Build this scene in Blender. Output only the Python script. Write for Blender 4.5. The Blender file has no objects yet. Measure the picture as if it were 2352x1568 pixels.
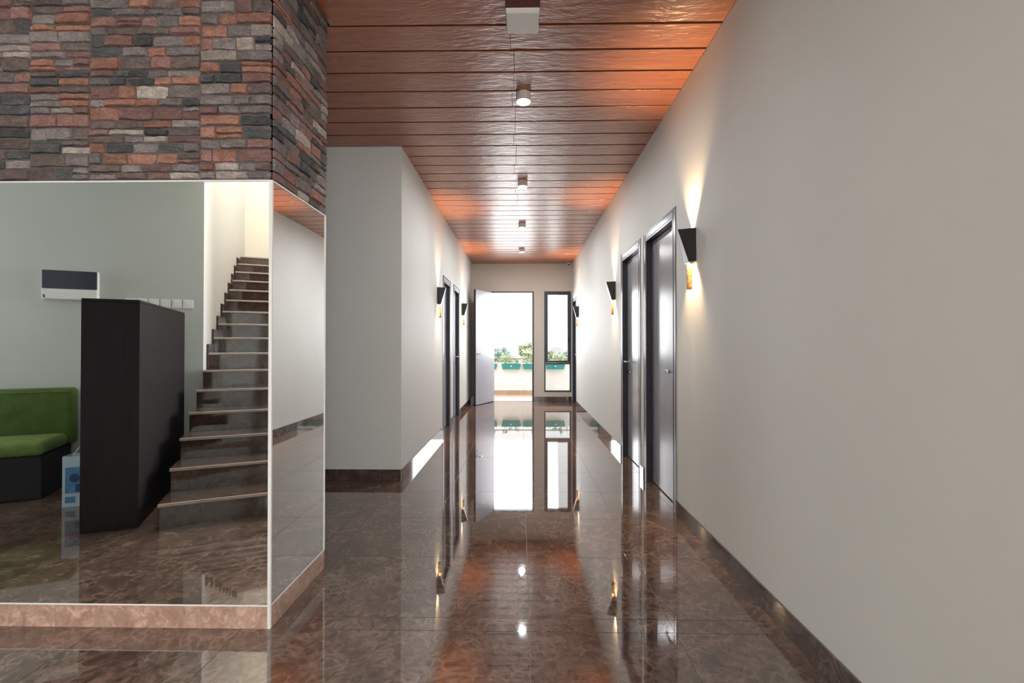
import bpy, bmesh, math, random
from mathutils import Matrix, Vector, noise
random.seed(7)
S = bpy.context.scene
COL = S.collection
D = bpy.data
# ------------------------------------------------------------------ camera
FPX = 1100.0
cam_data = D.cameras.new('camera'); cam = D.objects.new('camera', cam_data); COL.objects.link(cam)
cam_data.sensor_width = 36.0; cam_data.lens = FPX * 36.0 / 2352.0; cam_data.clip_start = 0.02; cam_data.clip_end = 400
cam.location = (0, 0, 1.18)
cam.rotation_euler = (math.pi / 2 + 10.0 / FPX, 0, 20.0 / FPX)
S.camera = cam
# ------------------------------------------------------------------ world, lights, exposure
w = D.worlds.new('overcast_sky'); S.world = w; w.use_nodes = True
nt = w.node_tree; nt.nodes.clear()
bg = nt.nodes.new('ShaderNodeBackground'); wo = nt.nodes.new('ShaderNodeOutputWorld')
tc = nt.nodes.new('ShaderNodeTexCoord'); sep = nt.nodes.new('ShaderNodeSeparateXYZ'); rmp = nt.nodes.new('ShaderNodeValToRGB')
nt.links.new(tc.outputs['Generated'], sep.inputs[0]); nt.links.new(sep.outputs['Z'], rmp.inputs[0])
rmp.color_ramp.elements[0].position = 0.0; rmp.color_ramp.elements[0].color = (1.0, .98, .95, 1)
rmp.color_ramp.elements[1].position = 0.6; rmp.color_ramp.elements[1].color = (.93, .97, 1.0, 1)
nt.links.new(rmp.outputs[0], bg.inputs['Color']); bg.inputs['Strength'].default_value = 1.0
nt.links.new(bg.outputs[0], wo.inputs['Surface'])


def area(name, loc, rot, sx, sy, power, col):
    l = D.lights.new(name, 'AREA'); l.shape = 'RECTANGLE'; l.size = sx; l.size_y = sy; l.energy = power; l.color = col
    o = D.objects.new(name, l); COL.objects.link(o); o.location = loc; o.rotation_euler = rot
    return o


area('lobby_fill_light', (1.30, -2.6, 1.65), (0, math.radians(90), 0), 1.5, 3.1, 140, (.98, .99, 1.0))  # added fill light, shining in through an unseen made-up window
area('sofa_side_fill_light', (-5.70, 1.3, 1.6), (0, math.radians(-90), 0), 1.3, 1.1, 14, (.95, .98, 1.0))  # weaker added fill from the sofa side, its window made up too
area('balcony_daylight', (-.17, 10.75, 1.75), (math.radians(-78), 0, 0), 2.0, 1.6, 56, (.95, .97, 1.0))
area('stairwell_skylight', (-3.0, -1.7, 5.3), (0, 0, math.radians(-25)), 1.0, 3.2, 50, (1.0, .98, .96))
VS = S.view_settings
S.display_settings.display_device = 'sRGB'
VS.view_transform = 'Standard'; VS.look = 'None'; VS.gamma = 1.0; VS.use_curve_mapping = False
VS.exposure = 1.15
# ------------------------------------------------------------------ materials


class NT:
    def __init__(s, name):
        s.m = D.materials.new(name); s.m.use_nodes = True
        s.t = s.m.node_tree; s.t.nodes.clear()
        s.out = s.n('ShaderNodeOutputMaterial'); s.b = s.n('ShaderNodeBsdfPrincipled')
        s.l(s.b.outputs[0], s.out.inputs[0])

    def n(s, t, **k):
        x = s.t.nodes.new(t)
        for a, v in k.items(): setattr(x, a, v)
        return x

    def l(s, a, b): s.t.links.new(a, b)

    def set(s, **k):
        for a, v in k.items():
            a = a.replace('_', ' ')
            s.b.inputs[a].default_value = (*v, 1) if isinstance(v, tuple) else v
        return s

    def coords(s, scale=(1, 1, 1), kind='pos', rnd=0.0):
        if kind == 'pos': src = s.n('ShaderNodeNewGeometry').outputs['Position']
        else: src = s.n('ShaderNodeTexCoord').outputs['Object']
        mp = s.n('ShaderNodeMapping'); mp.inputs['Scale'].default_value = scale; s.l(src, mp.inputs[0])
        if rnd:
            oi = s.n('ShaderNodeObjectInfo'); ml = s.n('ShaderNodeVectorMath', operation='SCALE')
            cb = s.n('ShaderNodeCombineXYZ')
            for i in range(3): s.l(oi.outputs['Random'], cb.inputs[i])
            ml.inputs['Scale'].default_value = rnd; s.l(cb.outputs[0], ml.inputs[0]); s.l(ml.outputs[0], mp.inputs['Location'])
        return mp.outputs[0]

    def noise(s, vec, scale, detail=4, rough=.55, dist=0.0):
        x = s.n('ShaderNodeTexNoise'); x.inputs['Scale'].default_value = scale; x.inputs['Detail'].default_value = detail
        x.inputs['Roughness'].default_value = rough; x.inputs['Distortion'].default_value = dist
        s.l(vec, x.inputs['Vector']); return x.outputs[0]

    def ramp(s, fac, stops):
        r = s.n('ShaderNodeValToRGB'); e = r.color_ramp.elements
        while len(e) < len(stops): e.new(.5)
        for i, (p, c) in enumerate(stops):
            e[i].position = p; e[i].color = (*c, 1) if len(c) == 3 else c
        s.l(fac, r.inputs[0]); return r.outputs[0]

    def mix(s, fac, a, b, mode='MIX'):
        x = s.n('ShaderNodeMix', data_type='RGBA', blend_type=mode)
        for sock, v in ((x.inputs[0], fac), (x.inputs[6], a), (x.inputs[7], b)):
            if hasattr(v, 'links'): s.l(v, sock)
            elif isinstance(v, tuple): sock.default_value = (*v, 1)
            else: sock.default_value = v
        return x.outputs[2]

    def bump(s, h, strength, dist=.01):
        b = s.n('ShaderNodeBump'); b.inputs['Strength'].default_value = strength; b.inputs['Distance'].default_value = dist
        s.l(h, b.inputs['Height']); s.l(b.outputs[0], s.b.inputs['Normal'])


def plain(name, col, rough=.5, metal=0.0, var=.06, scale=8, bump=0.0, **k):
    t = NT(name); t.set(Roughness=rough, Metallic=metal, **k)
    v = t.coords(); f = t.noise(v, scale, 5)
    c = t.ramp(f, [(.3, tuple(x * (1 - var) for x in col)), (.7, tuple(min(1, x * (1 + var)) for x in col))])
    t.l(c, t.b.inputs['Base Color'])
    if bump: t.bump(t.noise(v, 160, 3), bump, .002)
    return t.m


def glow(name, col, strength):
    t = NT(name); t.set(Base_Color=(.9, .9, .9)); t.b.inputs['Emission Color'].default_value = (*col, 1)
    t.b.inputs['Emission Strength'].default_value = strength
    return t.m


def marble(name, dark, mid, vein, gain=1.0, rough=.03, ior=2.15, big=4.0):
    t = NT(name); t.set(Roughness=rough, IOR=ior)
    v = t.coords(rnd=9.0)
    warp = t.n('ShaderNodeTexNoise'); warp.inputs['Scale'].default_value = big; warp.inputs['Detail'].default_value = 3; t.l(v, warp.inputs['Vector'])
    ad = t.n('ShaderNodeVectorMath', operation='MULTIPLY_ADD'); t.l(warp.outputs['Color'], ad.inputs[0])
    ad.inputs[1].default_value = (.28, .28, .28); t.l(v, ad.inputs[2])
    vo = t.n('ShaderNodeTexVoronoi', feature='DISTANCE_TO_EDGE'); vo.inputs['Scale'].default_value = 17.0; t.l(ad.outputs[0], vo.inputs['Vector'])
    fine = t.noise(ad.outputs[0], 24, 8, .66, .5)
    large = t.noise(v, 5.5, 4, .55, .8)
    base = t.ramp(fine, [(.30, dark), (.52, mid), (.70, tuple(x * 1.6 for x in mid))])
    base = t.mix(t.ramp(large, [(.35, (0, 0, 0)), (.65, (1, 1, 1))]), base, t.mix(.55, base, dark))
    vm = t.ramp(vo.outputs['Distance'], [(0.0, (.45, .45, .45)), (.03, (.28, .28, .28)), (.16, (0, 0, 0))])
    vb = t.ramp(t.noise(v, 7, 4), [(.42, (0, 0, 0)), (.62, (1, 1, 1))])
    vm = t.mix(1.0, vm, vb, 'MULTIPLY')
    c = t.mix(vm, base, vein)
    t.l(c, t.b.inputs['Base Color'])
    t.l(t.ramp(fine, [(.3, (rough * .7,) * 3), (.8, (rough * 1.3,) * 3)]), t.b.inputs['Roughness'])
    return t.m


def wood_plank():
    t = NT('lacquered_plank'); t.set(IOR=1.9)
    v = t.coords((1.0, 16, 16), rnd=7.0)
    g = t.noise(v, 2.2, 6, .6, .5)
    v2 = t.coords((.8, 40, 40), rnd=3.0); g2 = t.noise(v2, 3.0, 4, .6)
    c = t.ramp(g, [(.28, (.27, .085, .038)), (.5, (.36, .117, .050)), (.75, (.43, .155, .072))])
    c = t.mix(t.ramp(g2, [(.45, (0, 0, 0)), (.8, (.5, .5, .5))]), c, (.25, .08, .045))
    t.l(c, t.b.inputs['Base Color'])
    rg = t.ramp(t.noise(v, 3.0, 3), [(.3, (.26, .26, .26)), (.7, (.36, .36, .36))]); t.l(rg, t.b.inputs['Roughness'])
    vb = t.coords((1.0, 3.2, 3.2)); t.bump(t.noise(vb, 9, 4, .6, .4), .55, .012)
    return t.m


def door_skin(name, a, b, rough=.3):
    t = NT(name); t.set(Roughness=rough, IOR=1.6)
    v = t.coords((30, 30, 1.2)); g = t.noise(v, 2.0, 5, .6, .3)
    t.l(t.ramp(g, [(.3, a), (.7, b)]), t.b.inputs['Base Color']); t.bump(g, .05, .003)
    return t.m


def stone_mat(name, a, b, c):
    t = NT(name); t.set(Roughness=.8)
    v = t.coords((1, 1, 1.8), rnd=5.0)
    n1 = t.noise(v, 22, 6, .68, .4); n2 = t.noise(v, 90, 4, .7)
    k = t.ramp(n1, [(.3, a), (.5, b), (.72, c)])
    k = t.mix(t.ramp(n2, [(.38, (.5, .5, .5)), (.62, (0, 0, 0))]), k, tuple(x * .5 for x in a))
    oi = t.n('ShaderNodeObjectInfo'); hs = t.n('ShaderNodeHueSaturation')
    mr = t.n('ShaderNodeMapRange'); mr.inputs[3].default_value = .72; mr.inputs[4].default_value = 1.35
    t.l(oi.outputs['Random'], mr.inputs[0]); t.l(mr.outputs[0], hs.inputs['Value']); t.l(k, hs.inputs['Color'])
    t.l(hs.outputs[0], t.b.inputs['Base Color'])
    t.bump(n1, .9, .012)
    return t.m


def thin_glass(name, tint):
    t = NT(name)
    tr = t.n('ShaderNodeBsdfTransparent'); tr.inputs[0].default_value = (*tint, 1)
    gl = t.n('ShaderNodeBsdfGlossy'); gl.inputs['Roughness'].default_value = .01
    fr = t.n('ShaderNodeFresnel'); fr.inputs[0].default_value = 1.45
    mx = t.n('ShaderNodeMixShader'); t.l(fr.outputs[0], mx.inputs[0]); t.l(tr.outputs[0], mx.inputs[1]); t.l(gl.outputs[0], mx.inputs[2])
    t.l(mx.outputs[0], t.out.inputs[0]); return t.m


M = {}
M['wall'] = plain('cream_wall_paint', (.665, .665, .635), .6, var=.015, scale=2.0, bump=.04)
M['wallwarmed'] = plain('lamp_warmed_wall_paint', (.68, .625, .56), .6, var=.015)  # warm bounce of the wall lamps put into the far wall colour
M['stairwhite'] = plain('white_stair_paint', (.80, .79, .78), .6, var=.01)
M['stairwall'] = plain('warm_stair_paint', (.80, .73, .61), .6, var=.015, scale=2.0, bump=.04)
M['lobbywall'] = plain('dimmed_wall_paint', (.52, .545, .52), .6, var=.015, scale=2.0, bump=.04)  # same paint as the other walls, the lobby's dimness put into the colour
M['ceilwhite'] = plain('ceiling_paint', (.75, .74, .70), .7, var=.01)
M['floor'] = marble('brown_marble', (.040, .024, .019), (.145, .090, .068), (.34, .24, .17))
M['skirt'] = marble('dark_skirting_marble', (.035, .024, .022), (.10, .065, .055), (.24, .17, .13), rough=.05, ior=1.9)
M['skirtlit'] = marble('lit_skirting_marble', (.30, .17, .125), (.46, .30, .23), (.66, .50, .40), rough=.08, ior=1.5, big=7)  # pillar skirting lightened, light from behind put into the marble colour
M['stairm'] = marble('stair_marble', (.030, .020, .017), (.080, .048, .037), (.17, .11, .08), rough=.05, ior=1.6)
M['stairskirt'] = marble('stair_skirting_marble', (.030, .020, .017), (.080, .048, .037), (.17, .11, .08), rough=.35, ior=1.4)
M['nosing'] = plain('stair_nosing_edge', (.42, .33, .28), .3)
M['grout'] = plain('tile_grout', (.50, .42, .35), .8)
M['plank'] = wood_plank()
M['bed'] = plain('mortar_bed', (.10, .085, .08), .9)
M['void'] = plain('dark_ceiling_backing', (.012, .008, .008), .9)
M['frame'] = plain('shaded_door_frame', (.030, .034, .048), .32)  # shade on the jambs painted in; the frame itself shares the leaf's grey
M['leaf'] = door_skin('dark_grey_door_leaf', (.29, .285, .32), (.36, .355, .395), .2)
M['leafpale'] = door_skin('pale_grey_door_leaf', (.36, .37, .43), (.44, .45, .51), .35)
M['alu'] = plain('dark_window_aluminium', (.05, .055, .068), .35)
M['chrome'] = plain('chrome', (.75, .75, .76), .12, 1.0, var=.02)
M['dark'] = plain('black_lamp_metal', (.018, .017, .018), .6)
M['white'] = plain('white_plastic', (.80, .79, .77), .35, var=.02)
M['whitepaint'] = plain('white_lamp_face', (.72, .74, .78), .35, var=.02)
M['bluegrey'] = plain('tinted_panel_door', (.045, .052, .075), .15)
t = NT('mirror_glass'); t.set(Base_Color=(.86, .885, .87), Metallic=1.0, Roughness=.004)
t.l(t.ramp(t.noise(t.coords(), 3, 3), [(.4, (.85, .88, .865)), (.6, (.87, .89, .875))]), t.b.inputs['Base Color']); M['mirror'] = t.m
M['trimwhite'] = plain('white_edge_trim', (.74, .72, .69), .4, var=.02)
M['cabinet'] = door_skin('dark_brown_laminate', (.012, .009, .010), (.018, .014, .016), .55)
M['cabinet'].node_tree.nodes['Principled BSDF'].inputs['IOR'].default_value = 1.3
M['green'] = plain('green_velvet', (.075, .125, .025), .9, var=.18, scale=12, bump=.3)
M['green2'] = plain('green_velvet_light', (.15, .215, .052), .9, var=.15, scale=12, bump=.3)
M['black'] = plain('black_upholstery', (.018, .016, .02), .8)
M['bagwhite'] = plain('pale_blue_paper', (.50, .62, .72), .6)
M['bagblue'] = plain('blue_print', (.09, .25, .46), .6, var=.2, scale=14)
M['bagnavy'] = plain('navy_print', (.03, .06, .16), .6)
M['amber'] = None
t = NT('amber_bubble_glass'); v = t.coords(); n1 = t.noise(v, 90, 3, .6, 1.2)
t.l(t.ramp(n1, [(.35, (.10, .045, .015)), (.5, (.30, .16, .05)), (.66, (.70, .52, .30))]), t.b.inputs['Base Color'])
t.set(Roughness=.12, IOR=1.45); t.b.inputs['Transmission Weight'].default_value = .45; t.bump(n1, .6, .004); M['amber'] = t.m
M['bulbwarm'] = glow('warm_led', (1.0, .72, .42), 22)
M['bulbcool'] = glow('cool_led', (.93, .97, 1.0), 14)
M['balctile'] = plain('balcony_tile', (.70, .63, .55), .25, var=.05)
M['parapet'] = plain('parapet_paint', (.82, .77, .72), .6, var=.02)
M['balcskirt'] = plain('balcony_skirting', (.46, .30, .21), .3, var=.15)
M['rail'] = plain('brown_handrail', (.30, .22, .16), .4)
M['teal'] = plain('teal_planter_plastic', (.03, .24, .23), .4)
M['leafgreen'] = plain('leaf_green', (.30, .42, .17), .6, var=.4, scale=6)
M['hazeolive'] = plain('hazed_olive_leaf', (.54, .60, .40), .6, var=.35, scale=3)  # tree leaves paled, distant haze put into both foliage colours
M['hazeblue'] = plain('hazed_blue_green_leaf', (.55, .62, .60), .6, var=.3, scale=2)
M['bark'] = plain('bark', (.20, .15, .10), .9)
M['soil'] = plain('soil', (.06, .04, .03), .9)
M['housew'] = plain('white_house_wall', (.80, .78, .76), .7)
M['houser'] = plain('grey_pink_roof', (.50, .44, .45), .7)
M['housewin'] = plain('house_window', (.10, .13, .17), .2)
M['grass'] = plain('grass_ground', (.25, .33, .14), .9, var=.3, scale=.3)
M['glass'] = thin_glass('window_glass', (.93, .95, .955))
M['mountwood'] = plain('dark_red_mount', (.10, .035, .028), .5)
STONES = [stone_mat('stone_orange', (.20, .085, .056), (.31, .145, .10), (.42, .24, .175)),
          stone_mat('stone_red', (.16, .075, .062), (.24, .125, .108), (.33, .20, .175)),
          stone_mat('stone_taupe', (.13, .105, .098), (.22, .18, .17), (.34, .29, .28)),
          stone_mat('stone_charcoal', (.035, .035, .035), (.07, .071, .07), (.14, .137, .132)),
          stone_mat('stone_beige', (.24, .195, .165), (.36, .30, .26), (.50, .44, .39)),
          stone_mat('stone_umber', (.085, .055, .047), (.14, .10, .088), (.22, .17, .15))]
STW = [19, 18, 27, 12, 9, 15]
# ------------------------------------------------------------------ helpers


class MB:
    def __init__(s): s.v = []; s.f = []; s.mi = []; s.cur = 0

    def add(s, vs, fs, mx=None):
        b = len(s.v)
        s.v += [tuple(mx @ Vector(p)) if mx else tuple(p) for p in vs]
        s.f += [tuple(i + b for i in f) for f in fs]; s.mi += [s.cur] * len(fs)
        return s

    def box(s, lo, hi, mx=None):
        x0, y0, z0 = lo; x1, y1, z1 = hi
        vs = [(x0, y0, z0), (x1, y0, z0), (x1, y1, z0), (x0, y1, z0), (x0, y0, z1), (x1, y0, z1), (x1, y1, z1), (x0, y1, z1)]
        return s.add(vs, [(0, 3, 2, 1), (4, 5, 6, 7), (0, 1, 5, 4), (1, 2, 6, 5), (2, 3, 7, 6), (3, 0, 4, 7)], mx)

    def tube(s, p0, p1, r0, r1=None, n=14, mx=None, cap=True):
        r1 = r0 if r1 is None else r1
        p0 = Vector(p0); p1 = Vector(p1); d = (p1 - p0).normalized()
        a = d.orthogonal().normalized(); b = d.cross(a); vs = []
        for p, r in ((p0, r0), (p1, r1)):
            for i in range(n):
                t = 2 * math.pi * i / n; vs.append(p + (a * math.cos(t) + b * math.sin(t)) * r)
        fs = [(i, (i + 1) % n, n + (i + 1) % n, n + i) for i in range(n)]
        if cap: fs += [tuple(range(n - 1, -1, -1)), tuple(range(n, 2 * n))]
        return s.add(vs, fs, mx)

    def lathe(s, prof, c, n=24, axis='z'):
        vs = []; fs = []
        for r, h in prof:
            for i in range(n):
                t = 2 * math.pi * i / n; vs.append((c[0] + r * math.cos(t), c[1] + r * math.sin(t), c[2] + h))
        m = len(prof)
        for k in range(m - 1):
            for i in range(n):
                j = (i + 1) % n; fs.append((k * n + i, k * n + j, (k + 1) * n + j, (k + 1) * n + i))
        fs.append(tuple(range(n - 1, -1, -1))); fs.append(tuple((m - 1) * n + i for i in range(n)))
        return s.add(vs, fs)

    def build(s, name, mat, parent=None, bevel=0, seg=2, smooth=False, loc=None):
        me = D.meshes.new(name); me.from_pydata(s.v, [], s.f)
        for m_ in (mat if isinstance(mat, list) else [mat]): me.materials.append(m_)
        if isinstance(mat, list): me.polygons.foreach_set('material_index', s.mi)
        me.update()
        bm = bmesh.new(); bm.from_mesh(me); bmesh.ops.recalc_face_normals(bm, faces=bm.faces); bm.to_mesh(me); bm.free()
        if smooth:
            me.polygons.foreach_set('use_smooth', [True] * len(me.polygons))
        o = D.objects.new(name, me); COL.objects.link(o)
        if parent: o.parent = parent
        if loc: o.location = loc
        if bevel:
            b = o.modifiers.new('bevel', 'BEVEL'); b.width = bevel; b.segments = seg; b.limit_method = 'ANGLE'; b.angle_limit = math.radians(40)
            if not smooth: me.polygons.foreach_set('use_smooth', [False] * len(me.polygons))
        return o


def bx(name, lo, hi, mat, parent=None, bevel=0, **k):
    return MB().box(lo, hi).build(name, mat, parent, bevel, **k)


def tag(o, label=None, cat=None, group=None, kind=None):
    for a, v in (('label', label), ('category', cat), ('group', group), ('kind', kind)):
        if v: o[a] = v
    return o


def thing(name, label, cat, loc=(0, 0, 0), rz=0, group=None, kind=None):
    o = D.objects.new(name, None); COL.objects.link(o); o.location = loc; o.rotation_euler = (0, 0, rz); o.empty_display_size = .1
    return tag(o, label, cat, group, kind)


def clone(o, parent=None):
    c = o.copy(); COL.objects.link(c)
    if parent: c.parent = parent
    for ch in list(o.children): clone(ch, c)
    return c


def smooth_angle(o):
    o.data.polygons.foreach_set('use_smooth', [True] * len(o.data.polygons))


XR, XL, H, YF, YP = 1.095, -1.046, 2.93, 10.2, 1.99
YPB = 2.54; YL = 4.18
ROT = math.radians(-25); WC = (-3.05, -.57, 0)
LM = Matrix.Translation(WC) @ Matrix.Rotation(ROT, 4, 'Z')
# ------------------------------------------------------------------ room shell
DR = [(3.39, 4.27, 2.165), (4.39, 5.23, 2.165), (9.46, 10.14, 2.165)]
DL = [(6.40, 7.115, 2.13), (7.40, 8.155, 2.14)]


def wall_x(name, x0, x1, y0, y1, doors, label):
    m = MB(); y = y0
    for a, b, tp in doors:
        if a > y: m.box((x0, y, -.12), (x1, a, H + .2))
        m.box((x0, a, tp), (x1, b, H + .2)); y = b
    m.box((x0, y, -.12), (x1, y1, H + .2))
    return tag(m.build(name, M['wall']), label, 'wall', kind='structure')


wall_r = wall_x('wall_right', XR, XR + .16, -1.0, YF, DR, 'long plain cream wall along the right side of the corridor')
wall_l = wall_x('wall_left', XL - .16, XL, YL, YF, DL, 'plain cream wall along the left side of the corridor')
tag(bx('wall_left_return', (-5.4, YL, -.12), (XL - .16, YL + .16, H + .2), M['wall']),
    'grey-cream wall end facing the viewer beside the mirrored pillar', 'wall', kind='structure')
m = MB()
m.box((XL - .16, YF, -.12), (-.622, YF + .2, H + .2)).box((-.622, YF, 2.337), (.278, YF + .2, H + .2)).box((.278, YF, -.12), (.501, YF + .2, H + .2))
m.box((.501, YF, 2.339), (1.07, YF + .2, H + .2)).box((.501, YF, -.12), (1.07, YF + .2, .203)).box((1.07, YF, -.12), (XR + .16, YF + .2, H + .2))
tag(m.build('wall_far', M['wallwarmed']), 'cream end wall of the corridor around the balcony door and narrow window', 'wall', kind='structure')
# lobby behind the viewer, seen in the mirror
m = MB(); m.box((-3.7, -4.8, -.12), (.12, -4.6, H + .2)).box((.12, -4.8, 2.2), (.97, -4.6, H + .2)).box((.97, -4.8, -.12), (XR + .16, -4.6, H + .2))
tag(m.build('wall_rear', M['wall']), 'cream lobby wall behind the viewer around the entrance opening', 'wall', kind='structure')
m = MB(); m.box((-2.75, -.15, -.12), (-.002, 0, H + .03), LM)
tag(m.build('wall_lobby', M['lobbywall']), 'dimmed green-grey lobby wall seen in the mirror behind the green sofa', 'wall', kind='structure')
m = MB(); m.box((-.15, -3.91, -.12), (0, -.003, 5.4), LM).box((-.15, 0, H + .03), (0, 1.45, 5.4), LM)
tag(m.build('wall_stair_left', M['stairwhite']), 'bright white stairwell wall stepping up beside the mirrored stairs', 'wall', kind='structure')
m = MB(); m.box((0, -3.91, 1.0), (1.19, -3.76, 5.4), LM)
tag(m.build('wall_stair_end', M['stairwall']), 'warm cream wall at the top of the mirrored stairs', 'wall', kind='structure')
m = MB(); m.box((1.19, -3.91, -.12), (1.34, 0, 5.4), LM).box((1.19, 0, H + .03), (1.34, 1.45, 5.4), LM).box((-.15, 1.45, H + .03), (1.34, 1.6, 5.4), LM)
tag(m.build('wall_stair_right', M['stairwall']), 'stairwell wall on the right side of the stairs', 'wall', kind='structure')
e = LM @ Vector((-2.75, -.15, 0))
m = MB(); xa, xb = e.x - .14, e.x
m.box((xa, e.y - .1, -.12), (xb, .7, H + .2)).box((xa, .7, -.12), (xb, 1.9, .9)).box((xa, .7, 2.3), (xb, 1.9, H + .2)).box((xa, 1.9, -.12), (xb, 4.34, H + .2))
tag(m.build('wall_lobby_side', M['wall']), 'far side wall of the lobby beyond the sofa', 'wall', kind='structure')
m = MB(); m.box((XR, -4.6, -.12), (XR + .16, -4.2, H + .2)).box((XR, -4.2, -.12), (XR + .16, -1.0, .85)).box((XR, -4.2, 2.45), (XR + .16, -1.0, H + .2))
tag(m.build('wall_lobby_right', M['wall']), 'lobby wall behind the viewer with the added wide window', 'wall', kind='structure')


def fill_window(name, x0, x1, y0, y1, z0, z1, n, label):  # added unseen windows that go with the lobby fill lights
    t_ = thing(name, label, 'window', kind='structure'); m = MB(); q = .045; xm = (x0 + x1) / 2
    m.box((xm - .03, y0, z0), (xm + .03, y0 + q, z1)).box((xm - .03, y1 - q, z0), (xm + .03, y1, z1)).box((xm - .03, y0 + q, z0), (xm + .03, y1 - q, z0 + q)).box((xm - .03, y0 + q, z1 - q), (xm + .03, y1 - q, z1))
    for i in range(1, n):
        y = y0 + (y1 - y0) * i / n; m.box((xm - .03, y - .02, z0 + q), (xm + .03, y + .02, z1 - q))
    m.build('window_frame', M['alu'], t_, .002, seg=1)
    return t_


fill_window('window_added_2', XR, XR + .16, -4.2, -1.0, .85, 2.45, 4, 'added wide dark framed window for fill light, unseen behind the viewer')
fill_window('window_added_3', xa, xb, .7, 1.9, .9, 2.3, 2, 'added dark framed window for fill light, unseen beyond the sofa')
# ceiling slab with the stairwell opening
bm = bmesh.new()
outer = [(e.x - .14, -4.8), (XR + .16, -4.8), (XR + .16, YF + .2), (e.x - .14, YF + .2)]
inner = [tuple((LM @ Vector(p))[:2]) for p in ((-.03, -3.80, 0), (1.22, -3.80, 0), (1.22, 1.48, 0), (-.03, 1.48, 0))]
edges = []
for loop in (outer, inner):
    vs = [bm.verts.new((x, y, H + .03)) for x, y in loop]
    edges += [bm.edges.new((vs[i], vs[(i + 1) % 4])) for i in range(4)]
bmesh.ops.triangle_fill(bm, use_beauty=True, edges=edges)
bmesh.ops.recalc_face_normals(bm, faces=bm.faces)
for f_ in bm.faces:
    if f_.normal.z > 0: f_.normal_flip()
me = D.meshes.new('ceiling'); bm.to_mesh(me); bm.free(); me.materials.append(M['ceilwhite'])
ceil = D.objects.new('ceiling', me); COL.objects.link(ceil)
sm = ceil.modifiers.new('thick', 'SOLIDIFY'); sm.thickness = .12; sm.offset = -1
tag(ceil, 'red-brown lacquered plank ceiling over the corridor', 'ceiling', kind='structure')
# floor base and tiles
zones = [(-5.4, XR, -1.3, YP), (XL, XR, YP, YF), (-5.4, XL, YPB, YL)]
floor = bx('floor', (-5.6, -4.8, -.12), (XR + .16, YF + .2, -.004), M['grout'])
tag(floor, 'glossy dark brown marble tile floor of corridor and lobby', 'floor', kind='structure')
G = .0028; T = .6; X0 = .035; Y0 = 3.285


def tile_cells(x0, x1, y0, y1):
    i0 = math.floor((x0 - X0) / T); i1 = math.ceil((x1 - X0) / T); j0 = math.floor((y0 - Y0) / T); j1 = math.ceil((y1 - Y0) / T)
    for i in range(i0, i1):
        for j in range(j0, j1):
            a, b = max(x0, X0 + i * T), min(x1, X0 + (i + 1) * T); c, d = max(y0, Y0 + j * T), min(y1, Y0 + (j + 1) * T)
            if b - a > .012 and d - c > .012: yield a, b, c, d


tile_mesh = {}
for z in zones:
    for a, b, c, d in tile_cells(*z):
        key = (round(b - a, 3), round(d - c, 3)); hx, hy = (b - a) / 2 - G / 2, (d - c) / 2 - G / 2
        if key not in tile_mesh:
            o = bx('floor_tile', (-hx, -hy, -.004), (hx, hy, 0), M['floor'], floor); tile_mesh[key] = o.data
        else:
            o = D.objects.new('floor_tile', tile_mesh[key]); COL.objects.link(o); o.parent = floor
        o.location = ((a + b) / 2, (c + d) / 2, 0)
m = MB()
for a, b, c, d in tile_cells(-5.4, XR, -4.6, -1.3): m.box((a + G / 2, c + G / 2, -.004), (b - G / 2, d - G / 2, 0))
tag(m.build('tile_field', M['floor'], floor), kind='stuff')
# skirtings


def skirting(name, segs, mat, label, hgt=.1):
    """segs: (x0,y0,x1,y1,nx,ny) runs along a wall face, nx,ny pointing into the room"""
    m = MB()
    for x0, y0, x1, y1, nx, ny in segs:
        m.box((min(x0, x1, x0 + nx * .004, x1 + nx * .004), min(y0, y1, y0 + ny * .004, y1 + ny * .004), .0),
              (max(x0, x1, x0 + nx * .004, x1 + nx * .004), max(y0, y1, y0 + ny * .004, y1 + ny * .004), hgt - .004))
    p = tag(m.build(name, M['grout']), label, 'baseboard', kind='structure')
    for x0, y0, x1, y1, nx, ny in segs:
        L = math.hypot(x1 - x0, y1 - y0); n = max(1, round(L / .6)); ux, uy = (x1 - x0) / L, (y1 - y0) / L
        for i in range(n):
            a, b = L * i / n + .001, L * (i + 1) / n - .001
            pts = [(x0 + ux * s + nx * q, y0 + uy * s + ny * q) for s in (a, b) for q in (.001, .011)]
            xs = [q[0] for q in pts]; ys = [q[1] for q in pts]
            bx('skirting_tile', (min(xs), min(ys), .001), (max(xs), max(ys), hgt), mat, p)
    return p


skirting('baseboard_right', [(XR, -1.5, XR, 3.39, -1, 0), (XR, 4.27, XR, 4.39, -1, 0), (XR, 5.23, XR, 9.46, -1, 0)], M['skirt'],
         'dark marble skirting along the foot of the right corridor wall')
skirting('baseboard_left', [(XL, YL, XL, 6.40, 1, 0), (XL, 7.115, XL, 7.40, 1, 0), (XL, 8.155, XL, YF, 1, 0)], M['skirt'],
         'dark marble skirting along the foot of the left corridor wall')
skirting('baseboard_return', [(-4.6, YL, XL, YL, 0, -1)], M['skirt'], 'dark marble skirting under the wall end beside the mirrored pillar')
skirting('baseboard_far', [(.278, YF, XR - .012, YF, 0, -1), (XL + .012, YF, -.622, YF, 0, -1)], M['skirt'], 'dark marble skirting under the narrow far window')
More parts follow.
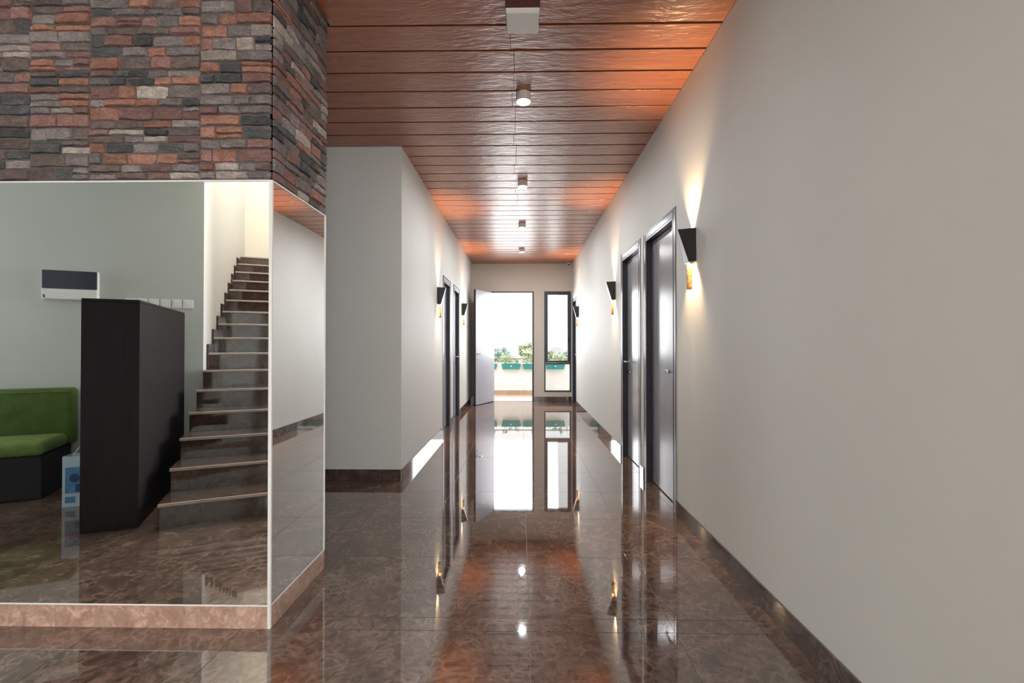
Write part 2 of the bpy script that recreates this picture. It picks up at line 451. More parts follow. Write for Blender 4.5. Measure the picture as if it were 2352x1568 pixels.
# ceiling planks
bx('backing_board', (XL, 0, H + .021), (XR, YF, H + .0295), M['void'], ceil)
bx('backing_board', (-4.5, YPB, H + .021), (XL, YL, H + .0295), M['void'], ceil)
PT = .2247; PY = 2.606; GAP = .018
pm = {}
k0 = -11
for k in range(k0, 40):
    a = PY + (k - 1) * PT; b = a + PT - GAP
    if a < .02: continue
    if a > 8.95: break
    xa = XL
    if a >= YPB - .02 and b <= YL: xa = -4.5
    if a < YPB and b > YPB: xa = XL
    sp = [-.045, -.06, -.04][k % 3]
    for p0, p1 in ((xa + .002, sp - .0003), (sp + .0003, XR - .002)):
        key = (round(p1 - p0, 3))
        if key not in pm:
            o = MB().box((-(p1 - p0) / 2, 0, 0), ((p1 - p0) / 2, PT - GAP, .016)).build('ceiling_plank', M['plank'], ceil, bevel=.0015, seg=1); pm[key] = o
        else:
            o = pm[key].copy(); COL.objects.link(o)
        o.location = ((p0 + p1) / 2, a, H)
ENDY = a
o = bx('end_board', (XL + .002, ENDY, H), (XR - .002, YF - .002, H + .016), M['plank'], ceil, bevel=.003, seg=1)

# ------------------------------------------------------------------ mirrored, stone-topped pillar
pil = bx('wall_pillar', (-5.4, YP + .01, 0), (XL - .01, YPB, H), M['lobbywall'])
tag(pil, 'pillar wall with mirror below and rustic stone cladding above on the left', 'wall', kind='structure')
MT = 1.872
bx('mirror_panel', (-3.6, YP, .097), (XL - .012, YP + .009, MT), M['mirror'], pil)
bx('mirror_panel', (XL - .009, YP + .012, .097), (XL, YPB - .006, MT), M['mirror'], pil)
m = MB(); m.box((XL - .011, YP - .003, 0), (XL + .003, YP + .008, MT + .006)); m.build('corner_trim', M['trimwhite'], pil, bevel=.001, seg=1)
bx('top_trim', (-3.6, YP - .003, MT), (XL - .011, YP + .009, MT + .006), M['trimwhite'], pil)
bx('top_trim', (XL - .009, YP + .008, MT), (XL + .003, YPB, MT + .006), M['trimwhite'], pil)
bx('bottom_trim', (-3.6, YP - .002, .092), (XL - .011, YP + .009, .097), M['trimwhite'], pil)
bx('bottom_trim', (XL - .009, YP + .008, .092), (XL + .002, YPB, .097), M['trimwhite'], pil)
bx('rear_trim', (XL - .009, YPB - .006, .097), (XL + .003, YPB + .003, MT), M['trimwhite'], pil)
x = XL - .012
for L in (.9, .6, .6, .6):
    bx('skirting_tile', (x - L + .001, YP - .001, 0), (x, YP + .009, .091), M['skirtlit'], pil); x -= L
bx('skirting_tile', (XL - .009, YP + .009, 0), (XL + .001, YPB, .091), M['skirtlit'], pil)
bx('cladding_bed', (-3.6, YP + .002, MT + .006), (XL - .001, YP + .01, H), M['bed'], pil)
bx('cladding_bed', (XL - .01, YP + .002, MT + .006), (XL - .001, YPB, H), M['bed'], pil)


def stone_rects(L, z0, z1):
    out = []; u0 = 0
    while u0 < L - .01:
        pw = random.uniform(.22, .48)
        if L - u0 - pw < .2: pw = L - u0
        z = z0
        while z < z1 - .005:
            h = random.choice([.03, .036, .042, .048, .056])
            if z1 - z - h < .028: h = z1 - z
            u = u0
            while u < u0 + pw - .004:
                w_ = random.uniform(.065, .155)
                if u0 + pw - u - w_ < .05: w_ = u0 + pw - u
                if random.random() < .12 and h > .045:
                    q = h * random.uniform(.38, .62); out += [(u, u + w_, z, z + q), (u, u + w_, z + q, z + h)]
                else: out.append((u, u + w_, z, z + h))
                u += w_
            z += h
        u0 += pw
    return out


def stone_geo(m, u0, u1, z0, z1, fr):
    """fr maps (u, depth, z) to world; a bulging chiselled block"""
    g = .0012; dp = random.uniform(.005, .017); n = 4
    vs = []; fs = []
    j = lambda a: random.uniform(-a, a)
    tl, sl = j(.004), j(.003)
    for i in range(n + 1):
        u = u0 + g + (u1 - u0 - 2 * g) * i / n
        zt = z1 - g + (j(.0028) - .001 if 0 < i < n else -random.uniform(0, .003)); zb = z0 + g + (j(.0028) + .001 if 0 < i < n else random.uniform(0, .003))
        e_ = .003 if i in (0, n) else 0
        d1 = dp + tl * (i / n - .5) + j(.0018) - e_
        uu = u + (.003 if i == 0 else -.003 if i == n else j(.003))
        vs += [(u, -.002, zb), (uu, d1 + sl - .001, zb + .003), (uu, d1 + j(.0015), (zb + zt) / 2 + j(.004)), (uu, d1 - sl - .001, zt - .003), (u, -.002, zt)]
    for i in range(n):
        for q in range(4):
            a = i * 5 + q; fs.append((a, a + 5, a + 6, a + 1))
    fs += [(0, 1, 2, 3, 4), tuple(n * 5 + q for q in (4, 3, 2, 1, 0))]
    m.add([fr(*p) for p in vs], fs)


frf = lambda u, d, z: (XL - .001 - u, YP + .002 - d, z)
frs = lambda u, d, z: (XL - .001 + d, YP + .002 + u, z)
rest = MB(); cnt = 0
for fr, L, side in ((frf, 3.6 + XL, 0), (frs, YPB - YP - .002, 1)):
    for u0, u1, z0, z1 in stone_rects(L, MT + .008, H - .002):
        mi = random.choices(range(6), STW)[0]
        if side: vis = z0 < 1.18 + 1.75 * min(1, ((YP + u1) * 794 / 1100) / 1.75)
        else: vis = u0 < 1.16 and z0 < 2.63
        if vis and cnt < 300:
            mb = MB(); stone_geo(mb, u0, u1, z0, z1, fr); mb.build('stone', STONES[mi], pil); cnt += 1
        else:
            rest.cur = mi; stone_geo(rest, u0, u1, z0, z1, fr)
if rest.v: tag(rest.build('stone_field', STONES, pil), kind='stuff')
print('stones', cnt)

# ------------------------------------------------------------------ doors


def lever(parent, P, out, along, name='door_handle'):
    """P on leaf face; out = unit normal into corridor; along = lever direction"""
    P = Vector(P); o = Vector(out); a = Vector(along); m = MB()
    m.tube(P, P + o * .009, .026, .024, 20)
    m.tube(P + o * .009, P + o * .052, .010, .010, 12)
    m.tube(P + o * .048 - a * .008, P + o * .048 + a * .115, .0105, .0085, 12)
    m.tube(P + o * .048 + a * .115, P + o * .038 + a * .128, .0085, .007, 12)
    h_ = m.build(name, M['chrome'], parent); smooth_angle(h_)
    m = MB(); q = P - Vector((0, 0, .11))
    m.tube(q, q + o * .007, .024, .022, 20)
    MB_key = m.build('keyhole_rose', M['chrome'], parent)
    m = MB(); m.tube(q + o * .007, q + o * .0105, .008, .008, 10)
    m.build('keyhole', M['black'], MB_key)
    return h_


def side_door(name, sgn, y0, y1, top, handle_far, label, hz=1.0):
    """sgn +1: right wall; -1: left wall"""
    xw = XR if sgn > 0 else XL
    X = lambda d: xw + sgn * d
    def B(nm, d0, d1, ya, yb, za, zb, mat, par, bevel=.002):
        return bx(nm, (min(X(d0), X(d1)), ya, za), (max(X(d0), X(d1)), yb, zb), mat, par, bevel, seg=1)
    t_ = thing(name, label, 'door', (0, 0, 0), kind='structure')
    c = .075
    fr = MB()
    for ya, yb in ((y0, y0 + c), (y1 - c, y1)):
        fr.box((min(X(0), X(.155)), ya, 0), (max(X(0), X(.155)), yb, top))
    fr.box((min(X(0), X(.155)), y0 + c, top - c), (max(X(0), X(.155)), y1 - c, top))
    f_ = fr.build('door_frame', M['frame'], t_, .002, seg=1)
    # flush pale-sheened casing plate on the wall side
    bd = MB(); d0, d1 = X(-.003), X(-.0002); lo_, hi_ = min(d0, d1), max(d0, d1)
    for ya, yb in ((y0, y0 + c), (y1 - c, y1)): bd.box((lo_, ya, 0), (hi_, yb, top))
    bd.box((lo_, y0 + c, top - c), (hi_, y1 - c, top))
    bd.build('casing', M['leaf'] if sgn > 0 else M['leafpale'], f_)
    bd = MB(); d0, d1 = X(-.0055), X(-.0032); lo_, hi_ = min(d0, d1), max(d0, d1)
    for ya, yb in ((y0, y0 + .014), (y0 + c - .02, y0 + c - .012), (y1 - .014, y1), (y1 - c + .012, y1 - c + .02)): bd.box((lo_, ya, 0), (hi_, yb, top - .014))
    bd.box((lo_, y0, top - .014), (hi_, y1, top)); bd.box((lo_, y0 + c, top - c + .012), (hi_, y1 - c, top - c + .02))
    bd.build('casing_bead', M['frame'], f_)
    B('threshold', 0.0, .155, y0 + c, y1 - c, -.0035, .0005, M['floor'], t_, 0)
    lf = B('door_leaf', .052, .092, y0 + c + .003, y1 - c - .003, .008, top - c - .003, M['leaf'] if sgn > 0 else M['leafpale'], t_)
    st = .085
    for ya in (y0 + c + .05, y1 - c - .056):
        B('leaf_groove', .0508, .0519, ya, ya + .005, .1, top - c - .1, M['dark'], lf, 0)
    hy = y1 - c - .065 if handle_far else y0 + c + .075
    lever(lf, (X(.052), hy, hz), (-sgn, 0, 0), (0, -1 if handle_far else 1, 0))
    return t_


side_door('door_1', 1, *DR[0], False, 'nearest dark grey door in the right wall beside the first wall lamp', .99)
side_door('door_2', 1, *DR[1], True, 'second dark grey door in the right wall with keys hanging at its handle', 1.015)
side_door('door_3', 1, *DR[2], False, 'farthest dark door in the right wall next to the narrow window', 1.0)
side_door('door_4', -1, *DL[0], False, 'nearer dark framed door in the left wall beside the first left lamp', .98)
side_door('door_5', -1, *DL[1], True, 'second dark framed door in the left wall towards the balcony', 1.0)
kk = MB(); kx = XR + .052 - .012; ky = DR[1][1] - .14
kk.tube((kx + .004, ky, .905), (kx - .018, ky, .905), .004); kk.box((kx - .016, ky - .002, .86), (kx - .012, ky + .002, .905)); kk.box((kx - .03, ky - .004, .80), (kx - .006, ky + .004, .862))
tag(kk.build('key_bunch', M['dark'], bevel=.001, seg=1), 'small bunch of keys hanging from the second right-hand door', 'keys')

# balcony door, standing open
bd = thing('door_6', 'open pale grey balcony door swung into the corridor at the far end', 'door', (0, 0, 0), kind='structure')
m = MB(); a, b, tp = -.622, .278, 2.337
m.box((a, YF - .012, 0), (a + .032, YF + .12, tp)).box((b - .032, YF - .012, 0), (b, YF + .12, tp)).box((a + .032, YF - .012, tp - .028), (b - .032, YF + .12, tp))
m.build('door_frame', M['alu'], bd, .002, seg=1)
bx('threshold', (a + .032, YF, -.002), (b - .032, YF + .2, .006), M['balctile'], bd)
hin = Vector((-.597, YF - .02, 0)); fre = Vector((-.925, 9.46, 0)); dv = (fre - hin); Ld = dv.length; ang = math.atan2(dv.y, dv.x)
LD = Matrix.Translation(hin) @ Matrix.Rotation(ang, 4, 'Z')
lf = MB().box((0, 0, .01), (Ld, .042, 2.30), LD).build('door_leaf', M['leafpale'], bd, .002, seg=1)
MB().box((Ld + .0005, -.001, .01), (Ld + .004, .043, 2.30), LD).build('edge_band', M['frame'], lf)
n_out = (LD.to_3x3() @ Vector((0, 1, 0))); al = (LD.to_3x3() @ Vector((-1, 0, 0)))
lever(lf, LD @ Vector((Ld - .07, .042, 1.02)), n_out, al)
m = MB()
for hz_ in (.3, 1.15, 2.0): m.tube(LD @ Vector((-.006, .0, hz_ - .05)), LD @ Vector((-.006, .0, hz_ + .05)), .007)
m.build('hinge', M['chrome'], lf)

# ------------------------------------------------------------------ far window
wn = thing('window_1', 'tall narrow dark framed window beside the balcony door', 'window', (0, 0, 0), kind='structure')
def ring(m, x0, x1, z0, z1, y0, y1, t_):
    m.box((x0, y0, z0), (x0 + t_, y1, z1)).box((x1 - t_, y0, z0), (x1, y1, z1)).box((x0 + t_, y0, z1 - t_), (x1 - t_, y1, z1)).box((x0 + t_, y0, z0), (x1 - t_, y1, z0 + t_))
    return m
wx0, wx1, wz0, wz1 = .501, 1.07, .203, 2.339
wf = ring(MB(), wx0, wx1, wz0, wz1, YF - .008, YF + .09, .026).box((wx0 + .026, YF - .006, .787), (wx1 - .026, YF + .09, .82)).build('window_frame', M['alu'], wn, .002, seg=1)
sa = ring(MB(), wx0 + .028, wx1 - .028, .823, wz1 - .028, YF - .004, YF + .05, .046).build('sash', M['alu'], wn, .003, seg=1)
bx('pane', (wx0 + .074, YF + .02, .869), (wx1 - .074, YF + .026, wz1 - .074), M['glass'], sa)
bx('pane', (wx0 + .026, YF + .03, wz0 + .026), (wx1 - .026, YF + .036, .787), M['glass'], wf)
bx('latch', (wx1 - .066, YF - .02, 1.25), (wx1 - .04, YF - .0045, 1.38), M['dark'], sa, .003)

# ------------------------------------------------------------------ wall lamps


def spot(name, parent, loc, rot, power, size, blend, col=(1.0, .68, .37), rad=.012):
    l = D.lights.new(name, 'SPOT'); l.energy = power; l.spot_size = size; l.spot_blend = blend; l.color = col; l.shadow_soft_size = rad
    o = D.objects.new(name, l); COL.objects.link(o); o.parent = parent; o.location = loc; o.rotation_euler = rot
    return o


def make_sconce():
    t_ = thing('wall_lamp', 'x', 'wall lamp')
    bw, ft, fb = .046, .014, .045; zt, zb = .105, -.105; pt, pb = .104, .045
    # two dark side cheeks and pale front plate, open above and below
    for s in (1, -1):
        q = [(.004, s * bw, zb + .004), (pb, s * fb, zb - .004), (pt, s * ft, zt - .002), (.004, s * bw, zt)]
        q2 = [(x, y - s * .003, z) for x, y, z in q]
        MB().add(q + q2, [(0, 1, 2, 3), (7, 6, 5, 4), (0, 4, 5, 1), (1, 5, 6, 2), (2, 6, 7, 3), (3, 7, 4, 0)]).build('side_cheek', M['dark'], t_)
    q = [(pb, -fb, zb - .004), (pb, fb, zb - .004), (pt, ft, zt - .002), (pt, -ft, zt - .002)]
    q2 = [(x - .003, y, z) for x, y, z in q]
    MB().add(q + q2, [(0, 1, 2, 3), (7, 6, 5, 4), (0, 4, 5, 1), (1, 5, 6, 2), (2, 6, 7, 3), (3, 7, 4, 0)]).build('front_plate', M['whitepaint'], t_)
    bx('back_plate', (0, -.045, zb + .002), (.004, .045, zt - .002), M['dark'], t_)
    b_ = MB(); b_.tube((.03, 0, -.05), (.03, 0, .05), .017, .017, 16); lb = b_.build('lamp_holder', M['white'], t_)
    MB().tube((.03, 0, .0505), (.03, 0, .062), .014, .012, 14).build('led_bulb', M['bulbwarm'], lb)
    MB().tube((.03, 0, -.0505), (.03, 0, -.062), .014, .012, 14).build('led_bulb', M['bulbwarm'], lb)
    m = MB(); m.lathe([(.0165, -.275), (.0175, -.26), (.0165, -.235), (.0178, -.21), (.0168, -.185), (.0176, -.16), (.0172, -.135), (.0165, -.12)], (.026, 0, 0), 18)
    rod = m.build('crystal_rod', M['amber'], t_, smooth=True)
    m = MB(); m.tube((.026, 0, -.12), (.026, 0, -.095), .008); m.tube((.006, 0, -.097), (.026, 0, -.097), .004); m.build('rod_holder', M['dark'], t_)
    return t_


LAMPS = [(1, 3.05, 1.812, 'black wedge wall lamp with amber rod nearest on the right wall'),
         (1, 5.585, 1.82, 'black wedge wall lamp on the right wall just past the second door'),
         (1, 9.09, 1.825, 'small far black wall lamp on the right wall beside the narrow window'),
         (-1, 6.02, 1.81, 'black wedge wall lamp on the left wall before its first door'),
         (-1, 8.52, 1.83, 'small far black wall lamp on the left wall beyond its two doors')]
proto = None
for sgn, y, z, lab in LAMPS:
    if proto is None: proto = make_sconce(); o = proto
    else: o = clone(proto)
    o.location = (XR if sgn > 0 else XL, y, z); o.rotation_euler = (0, 0, math.pi if sgn > 0 else 0)
    o['label'] = lab; o['group'] = 'black wedge wall lamps along the corridor'
for o in [x for x in COL.objects if x.name.startswith('wall_lamp')]:
    spot('lamp_beam_up', o, (.032, 0, .085), (math.pi, 0, 0), 34, math.radians(80), .9)
    for dy in (-.03, .03): spot('lamp_beam_down', o, (.034, dy, -.085), (0, 0, 0), 20, math.radians(82), .8)

# ------------------------------------------------------------------ ceiling lights and white box
ORD = ['nearest', 'second', 'third', 'farthest']
first = None
for i, y in enumerate((3.31, 5.085, 6.86, 8.63)):
    if first is None:
        t_ = thing('ceiling_light', '', 'ceiling light'); first = t_
        m = MB(); m.lathe([(.052, 0), (.052, -.05), (.0535, -.055), (.05, -.058)], (0, 0, 0), 28); h_ = m.build('lamp_housing', M['white'], t_)
        MB().lathe([(.046, -.0582), (.044, -.064), (.02, -.066)], (0, 0, 0), 28).build('diffuser', M['bulbcool'], t_)
    else: t_ = clone(first)
    t_.location = (.02, y, H)
    t_['label'] = ORD[i] + ' round surface-mounted ceiling light glowing on the corridor planks'; t_['group'] = 'round ceiling lights in a row'
    l = D.lights.new('ceiling_light_beam', 'AREA'); l.shape = 'DISK'; l.size = .09; l.energy = 4; l.color = (.95, .98, 1.0)
    lo = D.objects.new('ceiling_light_beam', l); COL.objects.link(lo); lo.parent = t_; lo.location = (0, 0, -.068)
bxl = thing('ceiling_box', 'square white plastic box on a dark wooden block under the near ceiling', 'ceiling fitting', (.010, 2.40, H))
bx('mounting_block', (-.088, .004, -.046), (.088, .168, 0), M['mountwood'], bxl, .003)
m = MB(); m.add([(-.088, -.004, -.0465), (.088, -.004, -.0465), (.088, .172, -.0465), (-.088, .172, -.0465),
                 (-.083, .012, -.066), (.083, .012, -.066), (.083, .172, -.066), (-.083, .172, -.066)],
                [(0, 3, 2, 1), (4, 5, 6, 7), (0, 1, 5, 4), (1, 2, 6, 5), (2, 3, 7, 6), (3, 0, 4, 7)]); m.build('cover', M['white'], bxl, .004)
cc = thing('dome_camera', 'tiny white dome camera in the far right ceiling corner', 'camera', (1.02, YF - .06, H))
MB().lathe([(.05, 0), (.05, -.02), (.046, -.0221)], (0, 0, 0), 20).build('camera_base', M['white'], cc)
MB().lathe([(.018, -.0222), (.016, -.034), (.010, -.042), (.003, -.045)], (0, 0, 0), 20).build('camera_dome', M['dark'], cc)

# ------------------------------------------------------------------ staircase (behind the viewer, seen in the mirror)
TR, RS, SW = .303, .1588, 1.17
st = thing('staircase', 'dark marble staircase with pale nosings climbing away in the mirror', 'staircase', WC, ROT)
body = MB()
for k in range(1, 17):
    y1 = 1.655 - (k - 1) * TR; y0 = -3.755 if k == 16 else y1 - TR
    body.box((.022, y0 if k < 16 else -3.755, 0), (SW - .002, y1 - .014, k * RS - .022))
body.build('stair_core', M['stairm'], st)
for k in range(1, 17):
    y1 = 1.655 - (k - 1) * TR; y0 = -3.755 if k == 16 else y1 - TR
    bx('riser', (.02, y1 - .0135, (k - 1) * RS + .0005), (SW, y1 - .0005, k * RS - .0225), M['stairm'], st)
    tr = bx('tread', (.02 if k > 6 else .012, y0 + .0005 if k == 16 else y0 - .013, k * RS - .022), (SW, y1 - .004, k * RS), M['stairm'], st)
    bx('nosing', (.02 if k > 6 else .012, y1 - .0035, k * RS - .0215), (SW, y1 + .012, k * RS), M['nosing'], tr, .003, seg=1)
for k in range(7, 16):   # stepped skirting on the left wall
    y1 = 1.655 - (k - 1) * TR
    bx('stair_skirting', (.001, y1 - TR + .001, (k - 1) * RS), (.0195, y1 - .001, k * RS + .085), M['stairskirt'], st)

# ------------------------------------------------------------------ cabinet, sofa, bag, wall fittings of the lobby
cb = thing('cabinet', 'tall dark brown cabinet standing between the green sofa and the stairs', 'cabinet', tuple(LM @ Vector((-.26, .9, 0))), ROT)
hw, hd, ch = .15, .67, 1.48
bx('carcass', (-hw + .012, -hd + .012, .0), (hw - .012, hd - .012, ch - .02), M['cabinet'], cb)
bx('end_panel', (-hw, hd - .0118, .0), (hw, hd, ch - .0205), M['cabinet'], cb, .001, seg=1)
bx('end_panel', (-hw, -hd, .0), (hw, -hd + .0118, ch - .0205), M['cabinet'], cb, .001, seg=1)
bx('side_panel', (hw - .0118, -hd + .012, .0), (hw, hd - .012, ch - .0205), M['cabinet'], cb, .001, seg=1)
for a, b in ((-hd + .012, -.001), (.001, hd - .012)):
    dr = bx('cabinet_door', (-hw, a, .06), (-hw + .0118, b, ch - .0225), M['cabinet'], cb, .001, seg=1)
    bx('door_knob', (-hw - .012, (b - .06 if a < -.1 else a + .05), 1.0), (-hw - .0005, (b - .05 if a < -.1 else a + .06), 1.12), M['dark'], dr, .002)
bx('cabinet_top', (-hw, -hd, ch - .02), (hw, hd, ch), M['cabinet'], cb, .002, seg=1)

so = thing('sofa', 'green velvet sofa bench with black base against the mirrored lobby wall', 'sofa', tuple(LM @ Vector((-1.72, .3, 0))), ROT)
SL = .79
def cushion(name, lo, hi, mat, par, r):
    o = bx(name, lo, hi, mat, par, r, seg=5); smooth_angle(o); return o
bx('base', (-SL + .01, -.27, .0), (SL - .04, .26, .335), M['black'], so, .01)
cushion('seat_cushion', (-SL, -.17, .3355), (SL - .02, .29, .445), M['green2'], so, .045)
cushion('backrest', (-SL, -.29, .34), (SL, -.165, .82), M['green'], so, .03)
bx('piping', (-SL + .03, -.164, .79), (SL - .03, -.160, .798), M['green2'], so)

bg_ = thing('paper_bag', 'pale blue printed paper bag standing on the floor beside the cabinet', 'bag', tuple(LM @ Vector((-.62, .83, 0))), ROT + .12)
m = MB(); bw, bd_, bh = .11, .06, .37
m.box((-bw, bd_ - .002, 0), (bw, bd_, bh)).box((-bw, -bd_, 0), (bw, -bd_ + .002, bh)).box((-bw, -bd_ + .002, 0), (-bw + .002, bd_ - .002, bh)).box((bw - .002, -bd_ + .002, 0), (bw, bd_ - .002, bh)).box((-bw + .002, -bd_ + .002, 0), (bw - .002, bd_ - .002, .003))
m.build('bag_body', M['bagwhite'], bg_)
m = MB(); m.box((-bw + .018, bd_ + .0003, .10), (bw - .01, bd_ + .0012, .29)); pr = m.build('printed_panel', M['bagblue'], bg_)
m = MB(); m.tube((-.035, bd_ + .0013, .21), (-.035, bd_ + .002, .21), .032, n=20); m.box((-.03, bd_ + .0013, .11), (.03, bd_ + .002, .165)); m.build('printed_motif', M['bagnavy'], pr)
m = MB(); m.box((-bw + .018, bd_ + .0003, .03), (-.03, bd_ + .0012, .075)); m.build('printed_block', M['bagblue'], bg_)
for yy in (bd_ - .006, -bd_ + .006):
    m = MB(); pts = [(-.05 + .1 * i / 8, yy, bh - .01 + .075 * math.sin(math.pi * i / 8)) for i in range(9)]
    for p, q in zip(pts, pts[1:]): m.tube(p, q, .0025, n=8)
    m.build('bag_handle', M['white'], bg_)

ep = thing('fuse_box', 'white fuse box with tinted dark door on the mirrored lobby wall', 'fuse box', tuple(LM @ Vector((-.98, .001, 1.58))), ROT)
bx('housing', (-.19, 0, 0), (.19, .05, .255), M['white'], ep, .008)
bx('tinted_door', (-.186, .0505, .095), (.186, .064, .251), M['bluegrey'], ep, .004)
bx('lower_cover', (-.186, .0505, .004), (.186, .062, .092), M['white'], ep, .004)
bx('latch', (-.175, .0625, .015), (-.167, .066, .04), M['dark'], ep)
first = None
for i in range(6):
    if first is None:
        t_ = thing('light_switch', '', 'switch'); first = t_
        bx('plate', (-.041, 0, -.041), (.041, .009, .041), M['white'], t_, .003)
        rk = bx('rocker', (-.022, .0095, -.022), (.022, .013, .022), M['white'], t_, .002)
    else: t_ = clone(first)
    t_.location = LM @ Vector((-.125 - i * .0885, .001, 1.575)); t_.rotation_euler = (0, 0, ROT)
    t_['label'] = ['white light switch nearest the stairs in the mirrored row', 'second white light switch from the stairs in the mirrored row',
                   'third white light switch from the stairs in the mirrored row', 'fourth white light switch from the stairs in the mirrored row',
                   'fifth white light switch from the stairs, above the cabinet edge', 'last white light switch of the row, nearest the fuse box'][i]
    t_['group'] = 'white switches in a row on the lobby wall'

# ------------------------------------------------------------------ balcony and the view
YB = 11.6
tag(bx('floor_balcony', (-2.6, YF + .2, -.14), (2.6, YB + .2, -.008), M['balctile']), 'pale tiled balcony floor beyond the open door', 'floor', kind='structure')
wb = tag(bx('wall_balcony', (-2.6, YB, -.008), (2.6, YB + .14, .77), M['parapet']), 'cream balcony parapet wall beyond the open door', 'wall', kind='structure')
for i in range(8): bx('skirting_tile', (-2.4 + i * .6 + .001, YB - .012, -.008), (-1.8 + i * .6 - .001, YB - .0005, .105), M['balcskirt'], wb)
hr = thing('handrail', 'slim brown metal handrail on short posts above the balcony parapet', 'handrail', (0, YB + .07, .77))
MB().tube((-2.6, 0, .098), (2.6, 0, .098), .014, n=14).build('rail', M['rail'], hr, smooth=True)
for i in range(9):
    x = -2.5 + i * .625 - .13
    MB().tube((x, 0, 0), (x, 0, .09), .009).lathe([(.022, 0), (.022, .006), (.012, .01)], (x, 0, 0), 12).build('post', M['rail'], hr)


def leaves(m, c, rad, n, ls, rnd, flat=1.0):
    for _ in range(n):
        d = Vector((rnd.gauss(0, 1), rnd.gauss(0, 1), rnd.gauss(0, 1) * flat)); d.normalize()
        p = Vector(c) + Vector((d.x * rad[0], d.y * rad[1], d.z * rad[2])) * rnd.uniform(.45, 1.0)
        a = Vector((rnd.gauss(0, 1), rnd.gauss(0, 1), rnd.gauss(0, .6))).normalized(); b = a.orthogonal().normalized(); l = ls * rnd.uniform(.6, 1.3)
        m.add([p - a * l, p + b * l * .42 + Vector((0, 0, .1 * l)), p + a * l, p - b * l * .42], [(0, 1, 2, 3)])


PLN = ['teal hanging planter half hidden behind the open door leaf', 'teal hanging planter in the middle of the doorway',
       'teal hanging planter at the right edge of the doorway', 'teal hanging planter seen through the narrow window']
for i, cx in enumerate((-.80, -.232, .285, .83)):
    p = thing('planter', PLN[i], 'planter', (cx, YB - .075, .62), 0, 'teal planters along the balcony parapet')
    m = MB(); a, b = .232, .205
    m.add([(-b, -.055, 0), (b, -.055, 0), (b, .07, 0), (-b, .07, 0), (-a, -.07, .127), (a, -.07, .127), (a, .07, .127), (-a, .07, .127)],
          [(0, 3, 2, 1), (0, 1, 5, 4), (1, 2, 6, 5), (2, 3, 7, 6), (3, 0, 4, 7)])
    m.box((-a - .006, -.078, .118), (a + .006, -.070, .132)); m.build('trough', M['teal'], p)
    bx('soil', (-a + .01, -.06, .095), (a - .01, .06, .11), M['soil'], p)
    MB().tube((0, -.0645, .075), (0, -.0695, .075), .017, n=18).build('round_emblem', M['white'], p)
    for hx in (-.14, .14):
        MB().box((hx - .01, -.0, .127), (hx + .01, .078, .155)).box((hx - .01, .078, .151), (hx + .01, .11, .155)).build('hook', M['teal'], p)
    rnd = random.Random(20 + i); m = MB()
    for q in range(5):
        bxx = rnd.uniform(-.17, .17); hh = rnd.uniform(.05, .17)
        m.tube((bxx, 0, .1), (bxx + rnd.uniform(-.02, .02), 0, .11 + hh), .003, n=6)
        leaves(m, (bxx, 0, .13 + hh), (.05, .04, .05), 16, .028, rnd)
    tag(m.build('plant', M['leafgreen'], p), kind='stuff')

tag(bx('ground', (-90, YB + .3, -4.2), (90, 180, -4.0), M['grass']), 'grassy ground far below the balcony', 'ground', kind='structure')


def tree(x, y, top, r, mat, label, seed, n=900, ls=.22, blobs=7):
    rnd = random.Random(seed); t_ = thing('tree', label, 'tree', (x, y, -4.0)); hgt = top + 4.0
    m = MB(); m.tube((0, 0, 0), (.1, 0, hgt * .55), .16, .09, 10)
    for q in range(4):
        an = rnd.uniform(0, 6.28); m.tube((.1, 0, hgt * .5), (math.cos(an) * r * .6, math.sin(an) * r * .6, hgt * .8), .07, .03, 8)
    m.build('trunk', M['bark'], t_)
    m = MB()
    for q in range(blobs):
        an = rnd.uniform(0, 6.28); rr = rnd.uniform(0, r * .6)
        br = r * rnd.uniform(.4, .6)
        leaves(m, (math.cos(an) * rr, math.sin(an) * rr, hgt - br - rnd.uniform(0, r * 1.1)), (br, br, br * .8), n // blobs, ls, rnd)
    m.build('foliage', mat, t_)
    return t_


def at(u, Y): return (u - 1196) / 1100.0 * Y
def zt(v, Y): return 1.18 + (794 - v) / 1100.0 * Y


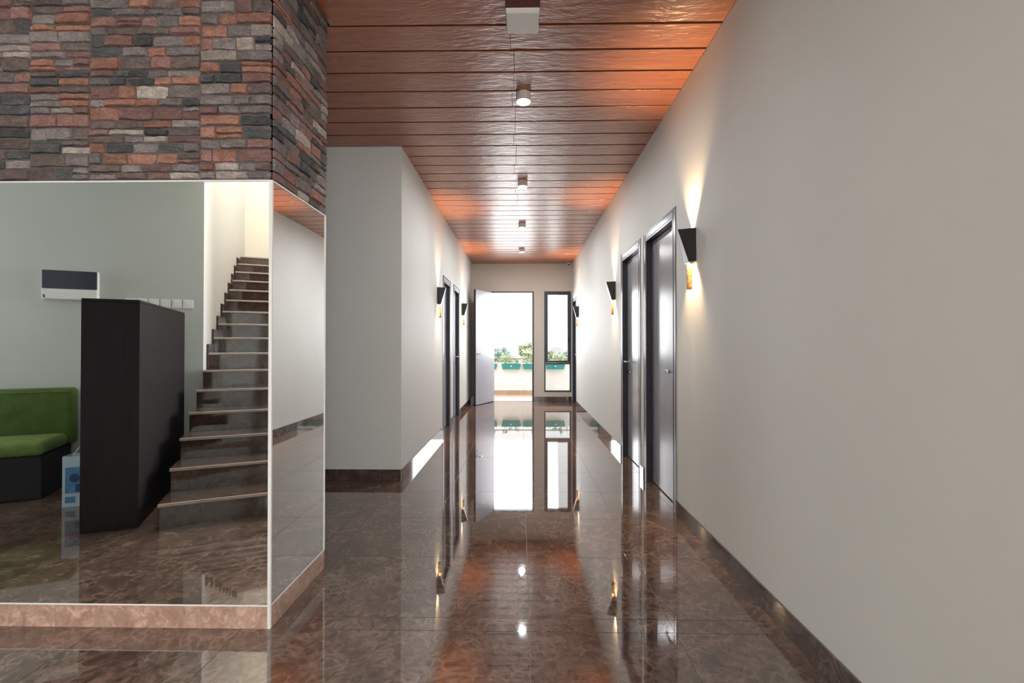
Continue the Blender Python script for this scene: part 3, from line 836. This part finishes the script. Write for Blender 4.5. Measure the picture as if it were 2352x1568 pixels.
TREES = [(1216, 26, 784, .55, 'hazeolive', 'feathery yellow-green tree at the right edge of the doorway view'),
         (1204, 30, 797, .4, 'hazeolive', 'low olive tree left of the feathery tree behind the balcony'),
         (1139, 48, 793, 1.0, 'hazeblue', 'pale blue-green tree at the left edge of the doorway view'),
         (1158, 52, 792, 1.2, 'hazeblue', 'pale blue-green tree beside the white house in the doorway view'),
         (1261, 28, 797, .9, 'hazeolive', 'yellow-green bushy tree on the left in the narrow window'),
         (1284, 34, 803, 1.0, 'hazeolive', 'yellow-green bushy tree on the right in the narrow window'),
         (1302, 60, 794, 1.4, 'hazeblue', 'distant blue-green tree at the right edge of the narrow window'),
         (1168, 24, 819, .3, 'hazeolive', 'low pale shrub top just above the balcony handrail')]
for i, (u, Y, v, r, mt, lb) in enumerate(TREES): tree(at(u, Y), Y, zt(v, Y), r, M[mt], lb, 50 + i)


def house(u0, u1, Y, v, label, hip=.5):
    x0, x1 = at(u0, Y), at(u1, Y); top = zt(v, Y); b = thing('house', label, 'house', ((x0 + x1) / 2, Y, -4.0))
    wd = (x1 - x0) / 2; dp = 3.0; eave = top + 4.0 - hip * 1.4
    bx('walls', (-wd, -dp, 0), (wd, dp, eave), M['housew'], b)
    o_ = .35; m = MB()
    m.add([(-wd - o_, -dp - o_, eave + .002), (wd + o_, -dp - o_, eave + .002), (wd + o_, dp + o_, eave + .002), (-wd - o_, dp + o_, eave + .002), (-wd * .5, 0, top + 4.0), (wd * .5, 0, top + 4.0)],
          [(0, 1, 5, 4), (1, 2, 5), (2, 3, 4, 5), (3, 0, 4), (3, 2, 1, 0)]); m.build('roof', M['houser'], b)
    for k in range(2):
        for zz in (1.0, eave - 1.3):
            x = -wd * .5 + k * wd
            w_ = bx('window', (x - wd * .18, -dp - .04, zz), (x + wd * .18, -dp - .002, zz + .95), M['housewin'], b)
            bx('window_sill', (x - wd * .22, -dp - .09, zz - .06), (x + wd * .22, -dp - .002, zz - .002), M['housew'], w_)
    return b


house(1166, 1196, 70, 801, 'pale white house with grey roof beyond the balcony door', .9)
house(1130, 1150, 90, 806, 'distant pale house behind the blue-green trees on the left', .8)
house(1262, 1296, 80, 797, 'distant pale house with grey roof seen through the narrow window', .9)
